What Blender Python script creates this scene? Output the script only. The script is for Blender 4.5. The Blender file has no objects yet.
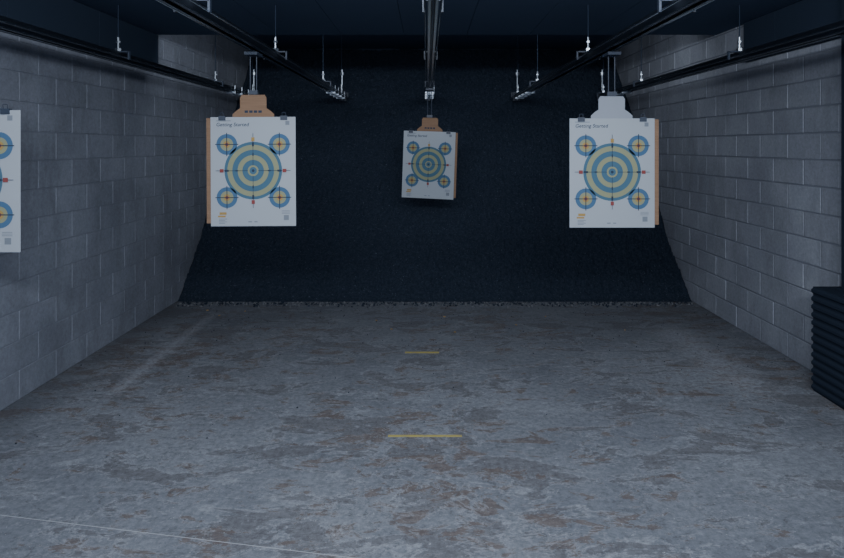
import bpy, math, random
from mathutils import Vector, Matrix
random.seed(7)
S=bpy.context.scene
F=600.0; H=1.73; VX,VY=427.0,146.0
WL=-2.78; WR=2.95

# ---------------- helpers ----------------
class MB:
    def __init__(s): s.v=[];s.f=[];s.m=[];s.c=[]
    def quad(s,pts,mi=0,c=None):
        b=len(s.v); s.v+= [tuple(p) for p in pts]; s.f.append(tuple(range(b,b+len(pts)))); s.m.append(mi); s.c.append(c)
    def box(s,x0,x1,y0,y1,z0,z1,mi=0,M=None,c=None):
        b=len(s.v)
        P=[(x0,y0,z0),(x1,y0,z0),(x1,y1,z0),(x0,y1,z0),(x0,y0,z1),(x1,y0,z1),(x1,y1,z1),(x0,y1,z1)]
        if M: P=[tuple(M@Vector(p)) for p in P]
        s.v+=P
        for q in [(0,3,2,1),(4,5,6,7),(0,1,5,4),(1,2,6,5),(2,3,7,6),(3,0,4,7)]:
            s.f.append(tuple(b+i for i in q)); s.m.append(mi); s.c.append(c)
    def cyl(s,p0,p1,r,mi=0,n=12,r1=None):
        p0=Vector(p0);p1=Vector(p1);d=(p1-p0).normalized()
        a=d.orthogonal().normalized();q=d.cross(a); r1=r if r1 is None else r1
        b=len(s.v)
        for i in range(n):
            t=2*math.pi*i/n; o=a*math.cos(t)+q*math.sin(t)
            s.v.append(tuple(p0+o*r)); s.v.append(tuple(p1+o*r1))
        for i in range(n):
            j=(i+1)%n
            s.f.append((b+2*i,b+2*j,b+2*j+1,b+2*i+1)); s.m.append(mi); s.c.append(None)
        s.f.append(tuple(b+2*i for i in range(n))[::-1]); s.m.append(mi); s.c.append(None)
        s.f.append(tuple(b+2*i+1 for i in range(n))); s.m.append(mi); s.c.append(None)
    def prism(s,pts,y0,y1,mi=0):
        b=len(s.v);n=len(pts)
        s.v+=[(p[0],y0,p[1]) for p in pts]+[(p[0],y1,p[1]) for p in pts]
        s.f.append(tuple(range(b,b+n)));s.m.append(mi);s.c.append(None)
        s.f.append(tuple(range(b+2*n-1,b+n-1,-1)));s.m.append(mi);s.c.append(None)
        for i in range(n):
            j=(i+1)%n
            s.f.append((b+i,b+n+i,b+n+j,b+j));s.m.append(mi);s.c.append(None)
    def ring(s,cx,cz,r0,r1,y,mi,n=48):
        s.quad([(cx+r1*math.cos(2*math.pi*i/n),y,cz+r1*math.sin(2*math.pi*i/n)) for i in range(n)],mi)
    def rect(s,x0,x1,z0,z1,y,mi): s.quad([(x0,y,z0),(x1,y,z0),(x1,y,z1),(x0,y,z1)],mi)
    def obj(s,name,mats,parent=None,attr=False,smooth=False):
        me=bpy.data.meshes.new(name); me.from_pydata(s.v,[],s.f)
        for m in mats: me.materials.append(m)
        for p,mi in zip(me.polygons,s.m): p.material_index=mi; p.use_smooth=smooth
        if attr:
            a=me.attributes.new("tone",'FLOAT','FACE')
            for i,c in enumerate(s.c): a.data[i].value = 0.5 if c is None else c
        me.update()
        o=bpy.data.objects.new(name,me); S.collection.objects.link(o)
        if parent: o.parent=parent
        return o

def mat(name,col,rough=0.8,metal=0.0,spec=0.3):
    m=bpy.data.materials.new(name); m.use_nodes=True
    b=m.node_tree.nodes["Principled BSDF"]
    b.inputs["Base Color"].default_value=(*col,1); b.inputs["Roughness"].default_value=rough
    b.inputs["Metallic"].default_value=metal; b.inputs["Specular IOR Level"].default_value=spec
    return m
class NT:
    def __init__(s,m): s.t=m.node_tree; s.b=s.t.nodes["Principled BSDF"]
    def n(s,ty,**k):
        x=s.t.nodes.new(ty)
        for a,v in k.items(): setattr(x,a,v)
        return x
    def l(s,a,b): s.t.links.new(a,b)
    def coord(s,scale=(1,1,1)):
        tc=s.n('ShaderNodeTexCoord'); mp=s.n('ShaderNodeMapping'); mp.inputs['Scale'].default_value=scale
        s.l(tc.outputs['Object'],mp.inputs['Vector']); return mp.outputs[0]
    def noise(s,vec,scale,detail=6,rough=.6,dist=0):
        x=s.n('ShaderNodeTexNoise'); s.l(vec,x.inputs['Vector'])
        x.inputs['Scale'].default_value=scale;x.inputs['Detail'].default_value=detail
        x.inputs['Roughness'].default_value=rough;x.inputs['Distortion'].default_value=dist
        return x.outputs['Fac']
    def ramp(s,fac,stops):
        r=s.n('ShaderNodeValToRGB'); s.l(fac,r.inputs[0]); e=r.color_ramp.elements
        while len(e)<len(stops): e.new(.5)
        for i,(p,c) in enumerate(stops):
            e[i].position=p; e[i].color=(*c,1) if isinstance(c,tuple) else (c,c,c,1)
        return r.outputs[0]
    def mix(s,fac,a,b,mode='MIX'):
        x=s.n('ShaderNodeMix',data_type='RGBA',blend_type=mode)
        if isinstance(fac,(int,float)): x.inputs[0].default_value=fac
        else: s.l(fac,x.inputs[0])
        for i,v in ((6,a),(7,b)):
            if isinstance(v,tuple): x.inputs[i].default_value=(*v,1)
            else: s.l(v,x.inputs[i])
        return x.outputs[2]
    def math(s,op,a,b=0.0):
        x=s.n('ShaderNodeMath',operation=op)
        for i,v in ((0,a),(1,b)):
            if isinstance(v,(int,float)): x.inputs[i].default_value=v
            else: s.l(v,x.inputs[i])
        return x.outputs[0]
    def mr(s,v,a,b,c=0,d=1):
        x=s.n('ShaderNodeMapRange',interpolation_type='SMOOTHSTEP'); s.l(v,x.inputs[0])
        for i,k in enumerate((a,b,c,d)): x.inputs[i+1].default_value=k
        return x.outputs[0]
    def bump(s,h,st,dist=.01):
        x=s.n('ShaderNodeBump'); x.inputs['Strength'].default_value=st; x.inputs['Distance'].default_value=dist
        s.l(h,x.inputs['Height']); s.l(x.outputs[0],s.b.inputs['Normal'])

# ---------------- materials ----------------
def block_mat(name,base,stain,var):
    m=mat(name,base,.9,spec=.1); t=NT(m)
    at=t.n('ShaderNodeAttribute',attribute_name='tone')
    v=t.coord()
    big=t.noise(v,.9,6,.65); fine=t.noise(v,38,6,.8); mid=t.noise(t.coord((1,1,.35)),3.2,7,.7,.3)
    c=t.mix(at.outputs['Fac'],tuple(x*(1-var) for x in base),tuple(x*(1+var) for x in base))
    c=t.mix(t.ramp(big,[(.36,0.0),(.62,.9)]),c,stain)
    c=t.mix(t.ramp(mid,[(.48,0.0),(.66,.6)]),c,tuple(x*.6 for x in base))
    c=t.mix(.4,c,t.ramp(fine,[(.3,.3),(.7,1.15)]),'MULTIPLY')
    t.l(c,t.b.inputs['Base Color']); t.bump(fine,.5,.008)
    return m
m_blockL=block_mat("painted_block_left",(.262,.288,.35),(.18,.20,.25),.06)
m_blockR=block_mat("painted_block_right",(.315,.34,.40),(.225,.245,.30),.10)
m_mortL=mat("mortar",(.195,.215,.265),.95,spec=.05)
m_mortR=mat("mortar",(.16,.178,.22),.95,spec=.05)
m_black=mat("black_acoustic",(.045,.065,.10),.95,spec=.05)
m_ceil=mat("black_ceiling",(.085,.122,.185),.95,spec=.05)
m_foam=mat("black_foam",(.018,.026,.042),.95,spec=.05)

m_floor=mat("worn_concrete",(.2,.2,.22),.85,spec=.12); t=NT(m_floor)
v=t.coord(); vs=t.coord((.5,1.0,1))
big=t.noise(v,.7,6,.7,.3); peel=t.noise(vs,3.6,14,.7,.5); peel2=t.noise(vs,7.5,12,.74,.5); fine=t.noise(v,30,12,.8); spk=t.noise(v,50,4,.7); dk=t.noise(v,30,5,.75)
rid=t.noise(t.coord((.35,1,1)),4.2,8,.6,.5)
zone=t.noise(v,.5,3,.5)
c=t.mix(t.ramp(big,[(.35,0.0),(.65,1.0)]),(.130,.142,.172),(.215,.232,.268))
pz=t.math('ADD',peel,t.math('MULTIPLY',t.math('SUBTRACT',zone,.5),.25))
pz2=t.math('ADD',peel2,t.math('MULTIPLY',t.math('SUBTRACT',zone,.5),.35))
c=t.mix(t.ramp(peel2,[(.39,.7),(.43,0.0)]),c,(.26,.28,.32))
c=t.mix(t.ramp(pz,[(.525,0.0),(.55,.6)]),c,(.112,.110,.123))
c=t.mix(t.ramp(pz2,[(.55,0.0),(.57,.75)]),c,(.135,.112,.106))
edge=t.ramp(pz,[(.508,0.0),(.522,.75),(.534,0.0)])
c=t.mix(edge,c,(.28,.30,.34))
edge2=t.ramp(pz2,[(.532,0.0),(.543,.6),(.553,0.0)])
c=t.mix(edge2,c,(.27,.29,.33))
c=t.mix(t.ramp(rid,[(.491,0.0),(.498,.7),(.505,0.0)]),c,(.08,.083,.097))
c=t.mix(.55,c,t.ramp(fine,[(.37,.4),(.63,1.5)]),'MULTIPLY')
c=t.mix(t.ramp(spk,[(.65,0.0),(.69,.85)]),c,(.40,.42,.46))
c=t.mix(t.ramp(dk,[(.63,0.0),(.67,.75)]),c,(.06,.065,.08))
sep=t.n('ShaderNodeSeparateXYZ'); t.l(v,sep.inputs[0]); X=sep.outputs['X'];Y=sep.outputs['Y']
def band(x0,w,y0,y1,st):
    a=t.mr(t.math('ABSOLUTE',t.math('SUBTRACT',X,x0)),0,w,1,0)
    a=t.math('MULTIPLY',a,t.mr(Y,y0,y0+.5)); a=t.math('MULTIPLY',a,t.mr(Y,y1-.4,y1,1,0))
    return t.math('MULTIPLY',t.math('MULTIPLY',a,t.ramp(fine,[(.4,.2),(.6,1.0)])),st)
c=t.mix(band(-2.2,.10,3.9,6.4,.8),c,(.34,.36,.41))
c=t.mix(band(2.3,.32,4.0,5.9,.75),c,(.34,.36,.41))
c=t.mix(t.math('MULTIPLY',t.mr(Y,3.9,6.5),.5),c,(.066,.074,.094))  # dimmer light downrange, painted into the floor colour
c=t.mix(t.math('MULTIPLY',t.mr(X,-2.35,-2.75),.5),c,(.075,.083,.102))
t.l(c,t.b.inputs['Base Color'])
t.bump(t.math('ADD',t.math('MULTIPLY',pz,-1.2),t.math('MULTIPLY',fine,.4)),.6,.014)

m_rub=mat("granulated_rubber",(.03,.04,.07),.95,spec=.04); t=NT(m_rub)
v=t.coord(); f1=t.noise(v,42,6,.85); 
c=t.mix(t.ramp(f1,[(.42,0.0),(.66,1.0)]),(.018,.028,.047),(.045,.059,.087))
c=t.mix(t.ramp(t.noise(v,60,2,.5),[(.69,0.0),(.72,.9)]),c,(.12,.145,.19))
t.l(c,t.b.inputs['Base Color']); t.bump(f1,1.0,.03)

m_alu=mat("dull_aluminium",(.17,.20,.25),.34,1.0)
m_tube=mat("polished_tube",(.45,.50,.57),.25,1.0)
m_bright=mat("zinc_steel",(.40,.45,.52),.4,1.0)
m_dark=mat("dark_steel",(.03,.042,.068),.5,.0,spec=.4)
m_panel=mat("black_panel",(.022,.033,.055),.95,spec=.05)
m_paper=mat("target_paper",(.32,.355,.405),.85,spec=.1); t=NT(m_paper)
t.bump(t.noise(t.coord(),3,2,.5),.25,.02)
m_card=mat("cardboard",(.24,.15,.09),.9,spec=.08); t=NT(m_card)
c=t.mix(t.ramp(t.noise(t.coord((1,1,25)),4,4,.6),[(.3,0.0),(.7,1.0)]),(.185,.118,.08),(.24,.155,.105)); t.l(c,t.b.inputs['Base Color'])
m_wcard=mat("white_cardboard",(.26,.29,.345),.85,spec=.1)
m_blue=mat("ink_blue",(.062,.13,.23),.85,spec=.1); m_yel=mat("ink_yellow",(.235,.248,.165),.85,spec=.1)
m_teal=mat("ink_teal",(.060,.130,.195),.85,spec=.1)
m_ink=mat("ink_dark",(.03,.045,.075),.85,spec=.1); m_red=mat("ink_red",(.22,.06,.06),.85,spec=.1); m_oran=mat("ink_orange",(.33,.225,.085),.85,spec=.1)
m_grey=mat("ink_grey",(.17,.195,.235),.85,spec=.1)
m_chip=mat("grey_grit",(.085,.095,.115),.9,spec=.1)
m_floory=mat("floor_yellow_tape",(.42,.33,.08),.8,spec=.1); t=NT(m_floory)
c=t.mix(t.ramp(t.noise(t.coord(),22,6,.75),[(.5,0.0),(.62,.6)]),(.38,.325,.12),(.2,.19,.16)); t.l(c,t.b.inputs['Base Color'])
m_chalk=mat("light_seam",(.36,.38,.42),.9)
m_brass=mat("brass",(.35,.24,.1),.5,.6)

# ---------------- room ----------------
Y0,Y1=-1.6,9.7
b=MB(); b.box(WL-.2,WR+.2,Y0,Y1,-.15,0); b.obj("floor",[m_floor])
b=MB(); b.box(WL-.2,WR+.2,Y0,Y1,3.3,3.42); b.obj("ceiling",[m_ceil])
b=MB(); b.box(WL-.2,WR+.2,Y1,Y1+.2,0,3.3); b.obj("wall_back",[m_black])

def block_wall(name,X,sgn,mat_,mort,gap,wob,ch):
    b=MB(); rec=.005
    b.box(min(X-sgn*rec,X-sgn*.2),max(X-sgn*rec,X-sgn*.2),Y0,Y1,0,3.3,1)
    bh=.2032; bl=.4064; g=gap
    r=0;z=0
    while z<3.3:
        z1=min(z+bh,3.3); y=Y0-(bl/2 if r%2 else 0)
        while y<Y1:
            ya=max(y,Y0)+g/2; yb=min(y+bl,Y1)-g/2
            if yb-ya>.03:
                tone=random.random(); off=random.uniform(-wob,wob)
                jz=random.uniform(-wob,wob)*.8
                za=z+g/2+jz; zb=z1-g/2+jz
                Xf=X+sgn*off; Xb=X-sgn*rec
                o=[(Xb,ya,za),(Xb,yb,za),(Xb,yb,zb),(Xb,ya,zb)]
                i=[(Xf,ya+ch,za+ch),(Xf,yb-ch,za+ch),(Xf,yb-ch,zb-ch),(Xf,ya+ch,zb-ch)]
                if sgn<0: o=o[::-1]; i=i[::-1]
                b.quad(i,0,tone)
                for k in range(4):
                    l=(k+1)%4; b.quad([o[k],o[l],i[l],i[k]],0,tone)
            y+=bl
        z+=bh; r+=1
    return b.obj(name,[mat_,mort],attr=True)
block_wall("wall_left",WL,1,m_blockL,m_mortL,.006,.001,.003)
block_wall("wall_right",WR,-1,m_blockR,m_mortR,.011,.0022,.004)

def baffle(name,y0,y1,z0):
    b=MB(); b.box(WL+.01,WR-.01,y0,y1,z0+.03,z0+.08)
    n=int((WR-WL)/.6)
    w=(WR-WL-.02)/n
    for i in range(n):
        b.box(WL+.01+i*w+.002,WL+.01+(i+1)*w-.002,y0,y1,z0,z0+.03)
    return b.obj(name,[m_ceil])
baffle("ceiling_baffle",Y0,6.1,2.86)
b=MB()
for x0,x1,ye in ((WL+.008,WL+.05,6.1),(WR-.05,WR-.008,5.5)):
    y=Y0
    while y<ye-.01:
        y2=min(y+1.1,ye); b.box(x0,x1,y+.003,y2-.003,2.50,2.855); y=y2
b.obj("acoustic_wall_panels",[m_panel])

# ---------------- rubber berm ----------------
prof=[(6.66,0),(6.70,.02),(7.37,.64),(8.14,1.66),(8.95,2.55),(9.65,3.28)]
def berm_z(y):
    for (a,za),(c,zc) in zip(prof,prof[1:]):
        if a<=y<=c: return za+(zc-za)*(y-a)/(c-a)
    return 0
from mathutils import noise as mn
b=MB(); nx,ny=300,190
for j in range(ny+1):
    s_=j/ny; y=6.66+(9.65-6.66)*s_
    for i in range(nx+1):
        x=WL+.008+(WR-WL-.016)*i/nx
        d=mn.noise(Vector((x*20,y*20,3)))*.035+mn.noise(Vector((x*2,y*2,9)))*.03+random.uniform(-.012,.012)
        k=min(1,max(0,(berm_z(y))/.15))
        yy=y+mn.noise(Vector((x*6,0,5)))*.02*(1 if j==0 else .4)
        b.v.append((x,yy,min(3.29,max(0.0,berm_z(y)+d*k))))
for j in range(ny):
    for i in range(nx):
        a=j*(nx+1)+i; b.f.append((a,a+1,a+nx+2,a+nx+1)); b.m.append(0); b.c.append(None)
b.obj("rubber_berm",[m_rub])
b=MB()
def chip(b,x,y,z,r,mi):
    base=[(x+r*math.cos(a+random.random()*.6),y+r*math.sin(a+random.random()*.6),z) for a in (0,1.57,3.14,4.71)]
    top=[(p[0]*.6+x*.4,p[1]*.6+y*.4,z+r*random.uniform(.6,1.3)) for p in base]
    k=len(b.v); b.v+=base+top
    for q in [(0,3,2,1),(4,5,6,7),(0,1,5,4),(1,2,6,5),(2,3,7,6),(3,0,4,7)]:
        b.f.append(tuple(k+i for i in q)); b.m.append(mi); b.c.append(None)
for _ in range(1800):
    x=random.uniform(WL+.05,WR-.05); y=6.62-abs(random.gauss(0,.07))
    chip(b,x,y,0.0002,random.uniform(.004,.015),random.choice((0,0,1,1,2)))
for _ in range(600):
    x=random.uniform(WL+.05,WR-.05); y=6.58-abs(random.gauss(0,1.1))
    if y>2: chip(b,x,y,0.0002,random.uniform(.002,.007),random.choice((0,0,1)))
m_chip2=mat("pale_grit",(.14,.147,.165),.9,spec=.1)
b.obj("rubber_granules",[m_rub,m_chip,m_chip2])
b=MB()
for _ in range(10):
    x=random.uniform(-2.4,2.5); y=random.uniform(5.4,6.4); a=random.random()*6.28
    b.cyl((x,y,.0055),(x+.02*math.cos(a),y+.02*math.sin(a),.0055),.005,0,8)
b.obj("spent_casings",[m_brass])

def tape(name,px0,px1,py,w):
    d=F*H/(py-VY); b=MB()
    b.box((px0-VX)*d/F,(px1-VX)*d/F,d-w/2,d+w/2,.0,.0015); b.obj(name,[m_floory])
tape("floor_tape_mark",388,462,436,.024); tape("floor_tape_mark",405,439,352.5,.036)
b=MB()
A=Vector((-2.05,2.82,0.0008));B=Vector((-.2,2.5,0.0008)); n=Vector((B-A).cross(Vector((0,0,1)))).normalized()*.002
N=30
for i in range(N):
    p=A.lerp(B,i/N);q=A.lerp(B,(i+1)/N); b.quad([p-n,q-n,q+n,p+n])
b.obj("floor_chalk_line",[m_chalk])

# ---------------- rails ----------------
ZR=H+.71
def rail(x,ty,ztop,y1=8.62,hw=.035,gt=.08):
    e=bpy.data.objects.new("target_track",None); S.collection.objects.link(e)
    b=MB()
    b.box(x-hw,x+hw,Y0,y1,ZR+.03,ZR+.036,0)
    for s in (-1,1):
        b.box(x+s*hw-.003,x+s*hw+.003,Y0,y1,ZR-.028,ZR+.03,0)
        b.box(min(x+s*hw,x+s*hw*.45),max(x+s*hw,x+s*hw*.45),Y0,y1,ZR-.033,ZR-.028,1)
    b.obj("channel",[m_alu,m_tube],e)
    b=MB()
    for s in (-1,1): b.cyl((x+s*gt,Y0,ZR-.01),(x+s*gt,y1,ZR-.01),.006,0,12)
    b.cyl((x,Y0,ZR-.045),(x,y1,ZR-.045),.003,0,8)
    b.obj("guide_tubes",[m_tube],e,smooth=True)
    b=MB()
    for y in (1.4,3.1,4.8,7.0,8.5):
        top=2.858 if y<6.1 else 3.298
        g=gt+.008
        b.box(x-g,x+g,y-.012,y+.012,ZR+.038,ZR+.048,0)
        for s in (-1,1): b.box(x+s*g-.006,x+s*g+.006,y-.012,y+.012,ZR-.02,ZR+.048,0)
        b.cyl((x,y,ZR+.048),(x,y,ZR+.16),.009,1,10)
        b.cyl((x,y,ZR+.16),(x,y,top),.004,2,8)
        b.cyl((x,y,ZR+.048),(x,y,ZR+.07),.026,1,6)
        b.cyl((x,y,ZR+.115),(x,y,ZR+.13),.018,1,6)
    b.obj("hangers",[m_dark,m_bright,m_panel],e)
    b=MB()
    b.box(x-.05,x+.05,y1,y1+.03,ZR-.06,ZR+.06,0)
    b.cyl((x-.03,y1-.03,ZR-.01),(x+.03,y1-.03,ZR-.01),.03,1,14)
    b.cyl((x,y1-.06,ZR-.055),(x,y1-.06,ZR+.38),.012,1,10)
    b.cyl((x,y1-.06,ZR+.3),(x,y1-.06,ZR+.34),.03,1,8)
    for k in range(4):
        yy=y1-.25-.28*k
        b.box(x-.055,x+.055,yy,yy+.05,ZR-.05,ZR-.03,1)
        b.cyl((x+.06,yy,ZR-.05),(x+.06,yy,ZR+.05),.007,1,8)
    b.obj("end_stop",[m_dark,m_bright],e)
    if ty:
        t_=bpy.data.objects.new("target_trolley",None); S.collection.objects.link(t_)
        b=MB(); zt=ZR-.072; zc=ztop+.157
        b.box(x-.032,x+.032,ty-.002,ty+.02,zc,zc+.03,0)
        for s in (-1,1):
            b.cyl((x+s*.022,ty+.009,zc+.02),(x+s*.022,ty+.009,zc+.15),.004,0,8)
            b.cyl((x+s*.022,ty+.009,zc+.15),(x+s*.022,ty+.009,zt),.004,0,8)
        b.box(x-.045,x+.045,ty-.06,ty+.08,zt-.01,zt+.01,0)
        b.obj("trolley_frame",[m_dark,m_bright],t_)
    return e
XS={'FL':-2.47,'L':-1.212,'C':.03,'R':1.289,'FR':2.50}
rail(XS['FL'],3.21,1.922); rail(XS['L'],4.18,1.932); rail(XS['C'],6.80,1.895,hw=.024,gt=.04)
rail(XS['R'],4.18,1.922); rail(XS['FR'],0,0)

# ---------------- targets ----------------
PW,PH=.592,.76; U=PW/84.0
def target(x,y,ztop,neck,strip,rz=0,ry=0):
    e=bpy.data.objects.new("paper_target",None); S.collection.objects.link(e)
    e.location=(x,y,ztop)
    e.rotation_euler=(0,ry,rz)
    hw=PW/2
    b=MB(); b.box(-hw,hw,-.0015,.0,-PH,0,0)
    b.obj("paper",[m_paper],e)
    b=MB(); cz=-53*U
    R=[(28.5,7,1),(25.6,1,2),(20.6,7,3),(15.4,1,4),(10.6,7,5),(5.4,1,6),(3.6,7,7),(1.4,2,8)]
    Y=-.0018
    for r,mi,k in R: b.ring(0,cz,0,r*U,Y-.0004*k,mi)
    Yt=Y-.0040
    for s in (-1,1):
        b.rect(min(s*5,s*37)*U,max(s*5,s*37)*U,cz-.22*U,cz+.22*U,Yt,2)
        b.rect(-.22*U,.22*U,cz+min(s*5,s*37)*U,cz+max(s*5,s*37)*U,Yt,2)
        b.rect((s*31-1.9)*U,(s*31+1.9)*U,cz-1.7*U,cz+1.7*U,Yt-.0003,3)
        b.rect(-1.6*U,1.6*U,cz+(s*31-1.9)*U,cz+(s*31+1.9)*U,Yt-.0003,3 if s<0 else 4)
        b.rect((s*26-2)*U,(s*26+2)*U,cz-.9*U,cz+.9*U,Yt-.0003,2)
        b.rect(-.9*U,.9*U,cz+(s*26-2)*U,cz+(s*26+2)*U,Yt-.0003,2)
        b.rect((s*16-1.4)*U,(s*16+1.4)*U,cz-.6*U,cz+.6*U,Yt-.0003,2)
        b.rect(-.6*U,.6*U,cz+(s*16-1.4)*U,cz+(s*16+1.4)*U,Yt-.0003,2)
    for cx in (-26,26):
        for c2 in (-27,-79.5):
            X=cx*U;Z=c2*U
            b.ring(X,Z,0,10.3*U,Y-.0004,0,36); b.ring(X,Z,0,6.4*U,Y-.0008,1,32)
            b.ring(X,Z,0,3.4*U,Y-.0012,4,24); b.ring(X,Z,0,1.7*U,Y-.0016,3,16)
            b.rect(X-11.5*U,X+11.5*U,Z-.4*U,Z+.4*U,Y-.002,2); b.rect(X-.4*U,X+.4*U,Z-11.5*U,Z+11.5*U,Y-.002,2)
    b.rect(-33.5*U,-26.5*U,-96.5*U,-94*U,Y-.0004,5); b.rect(-35*U,-27.5*U,-99*U,-97.3*U,Y-.0004,5)
    for k in range(4): b.rect(-34*U,(-26-k%2*2)*U,(-101-k*1.4)*U,(-100.4-k*1.4)*U,Y-.0004,6)
    b.rect(30*U,35*U,-102*U,-97*U,Y-.0004,6)
    for k in range(3): b.rect(28*U,36*U,(-93-k*1.3)*U,(-92.5-k*1.3)*U,Y-.0004,6)
    b.rect(-5*U,-1.5*U,-104*U,-103*U,Y-.0004,6); b.rect(1*U,4*U,-104*U,-103*U,Y-.0004,6)
    b.rect(-36.5*U,-22*U,-4.0*U,-3.3*U,Y-.0004,6)
    b.rect(32*U,36*U,-8*U,-4*U,Y-.0004,6)
    b.obj("printed_bullseyes",[m_blue,m_yel,m_ink,m_red,m_oran,m_oran,m_grey,m_teal],e)
    cu=bpy.data.curves.new("title",'FONT'); cu.body="Getting Started"; cu.size=4.9*U; cu.align_x='LEFT'; cu.space_character=1.05
    cu.shear=.15; cu.offset=.0003; cu.materials.append(m_ink)
    to=bpy.data.objects.new("title",cu); S.collection.objects.link(to); to.parent=e
    to.location=(-36.5*U,-.0024,-9*U); to.rotation_euler=(math.pi/2,0,0)
    b=MB(); bx0,bx1=(-hw-strip*1.0 if strip>0 else -hw+.012),(hw-.012 if strip>0 else hw-strip)
    b.box(bx0,bx1,.001,.006,-PH+.02,-.006,0)
    b.obj("backer_board",[m_card],e)
    pts=[(-.145,-.03),(.145,-.03),(.145,.02),(.118,.045),(.092,.062),(.092,.135),(.080,.155),(-.080,.155),(-.092,.135),(-.092,.062),(-.118,.045),(-.145,.02)]
    b=MB(); b.prism(pts,.0065,.0115,0)
    if neck is m_card:
        for k in range(4): b.box(-.06+k*.032,-.037+k*.032,.0055,.0066,.03,.046,1)
    b.obj("hanger_neck",[neck,m_ink],e)
    b=MB()
    for cx in (-.215,.215):
        b.box(cx-.024,cx+.024,-.008,.016,-.022,.008,0)
        b.cyl((cx-.012,.0,.006),(cx-.012,-.004,.03),.002,0,6); b.cyl((cx+.012,.0,.006),(cx+.012,-.004,.03),.002,0,6)
        b.cyl((cx-.012,-.004,.03),(cx+.012,-.004,.03),.002,0,6)
    b.obj("binder_clips",[m_dark],e)
    return e
target(XS['FL'],3.21,1.922,m_card,.03,0.0)
target(XS['L'],4.18,1.932,m_card,.03,0.0,math.radians(-.3))
target(XS['C'],6.80,1.895,m_card,-.025,math.radians(-8),math.radians(2.0))
target(XS['R'],4.18,1.922,m_wcard,-.03,0.0)

# ---------------- foam-faced side barrier + post ----------------
b=MB()
z0,z1=0,.735; N=13; xa=2.735; pts=[(2.935,z0)]
pts.append((xa,z0))
for k in range(N):
    za=z0+(z1-z0)*k/N; zb=z0+(z1-z0)*(k+1)/N; h=zb-za
    pts+=[(xa-.0,za+h*.12),(xa-.014,za+h*.35),(xa-.014,za+h*.65),(xa+.0,za+h*.88)]
pts+=[(xa,z1),(2.935,z1)]
b.prism(pts,2.0,4.25,0)
b.obj("foam_barrier",[m_foam])
b=MB(); b.box(2.845,2.895,4.02,4.12,.736,2.858); b.box(2.83,2.91,3.99,4.15,.736,.75); b.obj("support_post",[m_foam])

# ---------------- lights ----------------
def area(name,loc,size,sy,power,tgt,col=(.88,.94,1.0)):
    L=bpy.data.lights.new(name,'AREA'); L.shape='RECTANGLE'; L.size=size; L.size_y=sy; L.energy=power; L.color=col
    o=bpy.data.objects.new(name,L); S.collection.objects.link(o); o.location=loc
    o.rotation_euler=(Vector(tgt)-Vector(loc)).to_track_quat('-Z','Y').to_euler()
    return o
area("firing_line_lamp",(0,-.4,2.75),3.6,.3,240,(0,5.0,.6))
area("firing_line_lamp",(0.1,2.0,2.82),3.4,.25,58,(0,3.6,0))
area("downrange_lamp",(0.1,6.35,3.2),4.6,.15,20,(0,7.6,1.6))
w=bpy.data.worlds.new("dim_room"); S.world=w; w.use_nodes=True
w.node_tree.nodes["Background"].inputs[0].default_value=(.52,.67,1,1); w.node_tree.nodes["Background"].inputs[1].default_value=.5

cam=bpy.data.cameras.new("camera"); co=bpy.data.objects.new("camera",cam); S.collection.objects.link(co)
co.location=(0,0,H); co.rotation_euler=(math.pi/2,0,0)
cam.sensor_width=36; cam.lens=36*F/844; cam.shift_x=-5/844; cam.shift_y=-133/844; cam.clip_start=.05
S.camera=co
